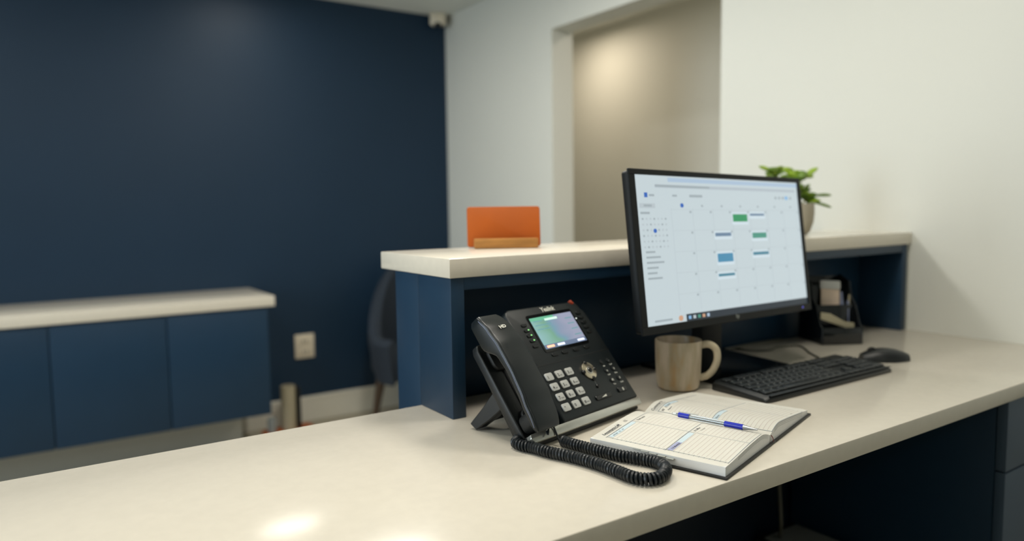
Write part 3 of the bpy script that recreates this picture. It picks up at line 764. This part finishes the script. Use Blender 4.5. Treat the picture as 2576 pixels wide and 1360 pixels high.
scr = pic('screen', 'scr_back', 0, 0, 1, 1, .0008)
pic('tab_bar', 'scr_bar', .17, .012, 1, .040, parent=scr); pic('address_bar', 'scr_url', .10, .060, .98, .082, parent=scr); pic('address_text', 'scr_text', .10, .062, .40, .078, .0014, scr)
pic('page_icon', 'scr_blue', .042, .118, .058, .150, .0014, scr); pic('title_text', 'scr_text', .066, .128, .092, .142, .0014, scr)
pic('title_text', 'scr_text', .281, .125, .354, .143, .0014, scr); pic('title_text', 'scr_text', .187, .128, .212, .141, .0014, scr)
for u in (.825, .852, .878, .935): pic('toolbar_icon', 'scr_text', u, .120, u+.014, .142, .0014, scr, 1)
pic('toolbar_icon', 'scr_sky', .899, .115, .922, .145, .0014, scr, 1)
pic('create_button', 'scr_line', .014, .19, .092, .222, .0013, scr); pic('button_text', 'scr_text', .035, .198, .075, .212, .0015, scr)
pic('today_marker', 'scr_blue', .226, .186, .244, .216, .0014, scr, 1)
for k in range(7):   # grid of the month
    pic('grid_line', 'scr_line', .174+.1175*k, .222, .1752+.1175*k, .93, .0011, scr)
for k in range(6): pic('grid_line', 'scr_line', .174, .230+.145*k, .998, .2325+.145*k, .0011, scr)
random.seed(3)
for r_ in range(5):
    for c_ in range(7): pic('day_number', 'scr_text', .280+.1175*c_-.006 if c_ < 6 else .985, .240+.145*r_, (.280+.1175*c_+.004) if c_ < 6 else .992, .254+.145*r_, .0013, scr)
for c_ in range(1, 7): pic('day_number', 'scr_text', .226+.1175*c_, .196, .236+.1175*c_, .210, .0013, scr)
def event(m, u0, v0, u1, v1):
    pic('calendar_event', 'scr_halo', u0-.004, v0-.012, u1+.006, v1+.022, .0012, scr); pic('calendar_event', m, u0, v0, u1, v1, .0016, scr)
for a in (('scr_green', .529, .262, .622, .318), ('scr_slate', .642, .257, .738, .274), ('scr_slate', .411, .398, .508, .424), ('scr_green2', .646, .404, .742, .446),
          ('scr_cyan', .413, .549, .508, .612), ('scr_teal', .640, .552, .747, .576), ('scr_teal', .409, .696, .509, .716)): event(*a)
pic('mini_title', 'scr_text', .016, .247, .062, .262, .0013, scr)
for r_ in range(6):
    for c_ in range(7): pic('mini_day', 'scr_line' if (r_+c_) % 3 else 'scr_text', .020+.0195*c_, .288+.0375*r_, .028+.0195*c_, .300+.0375*r_, .0013, scr)
pic('mini_marker', 'scr_blue', .073, .360, .090, .388, .0015, scr, 1)
for k, wd in enumerate((.058, .09, .11, .07, .06, .09)): pic('list_text', 'scr_text', .026, .508+.035*k, .026+wd*.8, .521+.035*k, .0013, scr)
pic('task_bar', 'scr_dark', .205, .952, 1, 1, .0013, scr); pic('task_icon', 'scr_orange', .163, .955, .186, .992, .0016, scr, 1)
for k, m in enumerate(('scr_sky', 'scr_line', 'scr_green2', 'scr_orange', 'scr_bar')): pic('task_icon', m, .216+.026*k, .965, .230+.026*k, .988, .0016, scr)
pic('search_text', 'scr_text', .04, .966, .13, .980, .0013, scr)
q = new(); x = text_bm('hp', .012, 'CENTER', .0004); merge(q, x, PL @ Matrix.Translation((0.0, -hh+.007, .0042))); obj('logo', q, 'tower_grey', mon)
q = new(); cyl(q, hw-.04, -hh+.008, .0035, .0046, .0022, None, 12, 0, PL); obj('power_light', q, 'led_blue', mon)
b = new(); box(b, -.025, .050, .02, .05, .008, .23, .006); obj('stand_column', b, 'monitor_black', mon)
b = new(); RTi = RT.inverted(); pts = [(1.17, .975), (1.425, .98), (1.452, 1.20), (1.17, 1.20)]
pts = [tuple((RTi @ Vector((px, py, D)))[:2]) for px, py in pts]; prism(b, pts, .0008, .009, .002, 2); obj('stand_base', b, 'gloss_black', mon)

# cables on the desk
def cable(pts, r, label, z=D+.0028):
    b = new(); tube(b, spline([(x, y, z) for x, y in pts], 8), r, 8); return tag(obj('cable', b, 'cable_grey'), label, 'cable')
cable([(1.470, 1.205), (1.501, 1.20), (1.507, 1.165), (1.549, 1.133), (1.60, 1.145), (1.656, 1.125), (1.625, 1.08), (1.60, 1.055), (1.556, .995), (1.545, .972)], .0025, 'thin dark keyboard cable curving over the desk behind the keyboard')
cable([(1.475, 1.211), (1.54, 1.212), (1.62, 1.212), (1.70, 1.205)], .003, 'dark cable lying along the back panel behind the monitor')

# ================================================================ mug
MX, MYY = 1.092, 1.013
mug = thing('mug', 'speckled sand-coloured stoneware mug standing between phone and monitor', 'mug', (MX, MYY, D), math.radians(-40))
b = new(); lathe(b, [(0, .001), (.036, .001), (.040, .004), (.0425, .012), (.0445, .03), (.0455, .06), (.0465, .096), (.0460, .0995), (.0440, .100), (.0425, .097), (.0415, .06), (.040, .02), (.036, .008), (0, .006)], 0, 0, 48)
obj('body', b, 'stoneware', mug)
b = new(); tube(b, spline([(.043, 0, .088), (.060, 0, .090), (.074, 0, .080), (.077, 0, .060), (.070, 0, .040), (.058, 0, .027), (.043, 0, .022)], 6), .0052, 12, None, 1.4); mat('stoneware_pale', '#c4b79c', .28, noise=.06, nscale=40); obj('handle', b, 'stoneware_pale', mug)
b = new(); cyl(b, 0, 0, .080, .082, .0412, None, 40); mat('coffee', '#8a6b44', .2); obj('coffee', b, 'coffee', mug)

# ================================================================ desk organiser
AO = math.radians(-29)
org = thing('desk_organiser', 'glossy black stepped desk organiser standing behind the computer mouse', 'organiser', (1.715, 1.104-.008, D), AO)
OW, OD = .112, .125
def side(x0_, x1_):
    q = new(); pr = [(0, .001), (0, .045), (.012, .052), (.035, .100), (.055, .118), (.068, .160), (.118, .175), (OD, .170), (OD, .001)]
    loft(q, [[(x0_, y, z) for y, z in pr], [(x1_, y, z) for y, z in pr]]); bevel(q, .0008, 1); return q
obj('side_panel', side(0, .004), 'acrylic_black', org); obj('side_panel', side(OW-.004, OW), 'acrylic_black', org)
for y_, z_, n_ in ((0, .045, 'front_panel'), (.040, .100, 'divider'), (.080, .150, 'divider'), (OD-.004, .170, 'back_panel')):
    b = new(); box(b, .004, OW-.004, y_, y_+.004, .001, z_, .0008); obj(n_, b, 'acrylic_black', org)
b = new(); box(b, .004, OW-.004, .004, OD-.004, .001, .004); obj('floor_panel', b, 'acrylic_black', org)
OM = Matrix.Translation((1.715, 1.096, D)) @ Matrix.Rotation(AO, 4, 'Z')
nt_ = thing('note_packet', 'small cream and pink packet sticking out of the black desk organiser', 'packet', OM @ Vector((.050, .046, .006)), AO)
MN = Matrix.Rotation(math.radians(-10), 4, 'X') @ Matrix.Rotation(math.radians(4), 4, 'Y')
b = new(); box(b, -.027, .025, 0, .006, .0, .135, .002, 2, MN); obj('sleeve', b, 'note_pink', nt_)
b = new(); box(b, -.029, .027, -.001, .008, .135, .158, .003, 2, MN); obj('top_flap', b, 'note_white', nt_)
for i, (ox, oy, h, r_, m, lb, nm, ct) in enumerate(((.084, .046, .128, .0045, 'steel_blue', 'blue-grey pen standing in the organiser, nearer the packet', 'pen', 'pen'),
        (.095, .044, .104, .0045, 'steel_blue', 'shorter blue-grey pen in the organiser beside its taller twin', 'pen', 'pen'),
        (.104, .062, .118, .004, 'beige_card', 'pale olive pencil at the right edge of the organiser', 'pencil', 'pencil'))):
    c = thing(nm, lb, ct, OM @ Vector((ox, oy, .006)), AO)
    MM = Matrix.Rotation(math.radians(-4+3*i), 4, 'Y')
    b = new(); cyl(b, 0, 0, 0, h*.8, r_, None, 12, .0005, MM); obj('barrel', b, m, c)
    b = new(); cyl(b, 0, 0, h*.8, h, r_*.9, r_*.6, 12, .0005, MM); obj('cap', b, m, c)
b = new(); prism(b, [(-.046, .074), (-.020, .070), (.020, .048), (.046, .044), (.048, .006), (.034, .004), (.028, .030), (-.046, .056)], -.002, .002, .0008, 1, Matrix.Rotation(PI/2, 4, 'X'))
o = tag(obj('angled_clip', b, 'beige_card'), 'beige angled clip resting in the front tray of the organiser', 'clip'); o.location = OM @ Vector((.052, .020, .010)); o.rotation_euler = (0, 0, AO)

# ================================================================ card holder on the counter
AH = math.radians(-28)
ch = thing('card_holder', 'wooden block holding an upright orange leather-look panel on the raised counter', 'holder', (.795, 1.306, ZT), AH)
b = new(); box(b, 0, .135, 0, .030, .0005, .021, .002); obj('block', b, 'oak', ch)
MN = Matrix.Translation((-.013, .034, .002)) @ Matrix.Rotation(math.radians(-8), 4, 'X')
b = new(); prism(b, rrect(.158, .087, .006, 4, .079, .0435), -.0035, 0, .001, 2, MN @ Matrix.Rotation(PI/2, 4, 'X')); obj('panel', b, 'orange_leather', ch)

# ================================================================ potted plant
pl = thing('potted_plant', 'small green succulent in a grey pot on the raised counter behind the monitor', 'plant', (1.795, 1.235, ZT))
b = new(); lathe(b, [(0, .001), (.030, .001), (.038, .010), (.046, .035), (.048, .06), (.047, .086), (.044, .086), (.044, .075), (0, .075)], 0, 0, 32); obj('pot', b, 'pot_grey', pl)
b = new(); cyl(b, 0, 0, .0755, .078, .0435, None, 28); obj('soil', b, 'soil', pl)
random.seed(11)
def leaf(base, az, el, ln, wd, m):
    q = new(); n = 8; S = []
    d = Vector((math.cos(az)*math.cos(el), math.sin(az)*math.cos(el), math.sin(el))); sd = Vector((-math.sin(az), math.cos(az), 0)); nn = d.cross(sd)
    for i in range(n+1):
        s = i/n; c = Vector(base)+d*ln*s+nn*(-.010*s*s); w_ = max(.0012, wd*math.sin(PI*(.05+.88*s**1.7))**.8)
        S.append([tuple(c+sd*w_*math.cos(a)+nn*((.0012+.26*w_) if 0 < i < n else .0006)*math.sin(a)) for a in [2*PI*k/8 for k in range(8)]])
    loft(q, S); obj('leaf', q, m, pl)
stems = [((-.068, .02), .168), ((-.02, -.01), .155), ((.026, 0), .168), ((.042, .01), .122), ((-.040, -.02), .125), ((.040, -.012), .100), ((.0, .02), .165)]
for (sx, sy), h in stems:
    b = new(); pts = spline([(sx*.25, sy*.25, .076), (sx*.6, sy*.6, .076+(h-.076)*.6), (sx, sy, h)], 4); tube(b, pts, .0022, 6); obj('stem', b, 'stem', pl)
    for k in range(5):
        leaf((sx, sy, h-.004*k), 2*PI*k/5+sx*40, math.radians(random.uniform(25, 75)), random.uniform(.024, .034), .0190, 'leaf' if k % 2 else 'leaf_dark')
leaf((.05, -.01, .105), math.radians(-30), math.radians(12), .060, .014, 'leaf_dark'); leaf((.045, -.01, .09), math.radians(-35), math.radians(-6), .064, .012, 'leaf_dark')
leaf((.03, 0, .15), math.radians(-20), math.radians(50), .055, .017, 'leaf'); leaf((-.066, .02, .165), math.radians(140), math.radians(40), .05, .017, 'leaf')
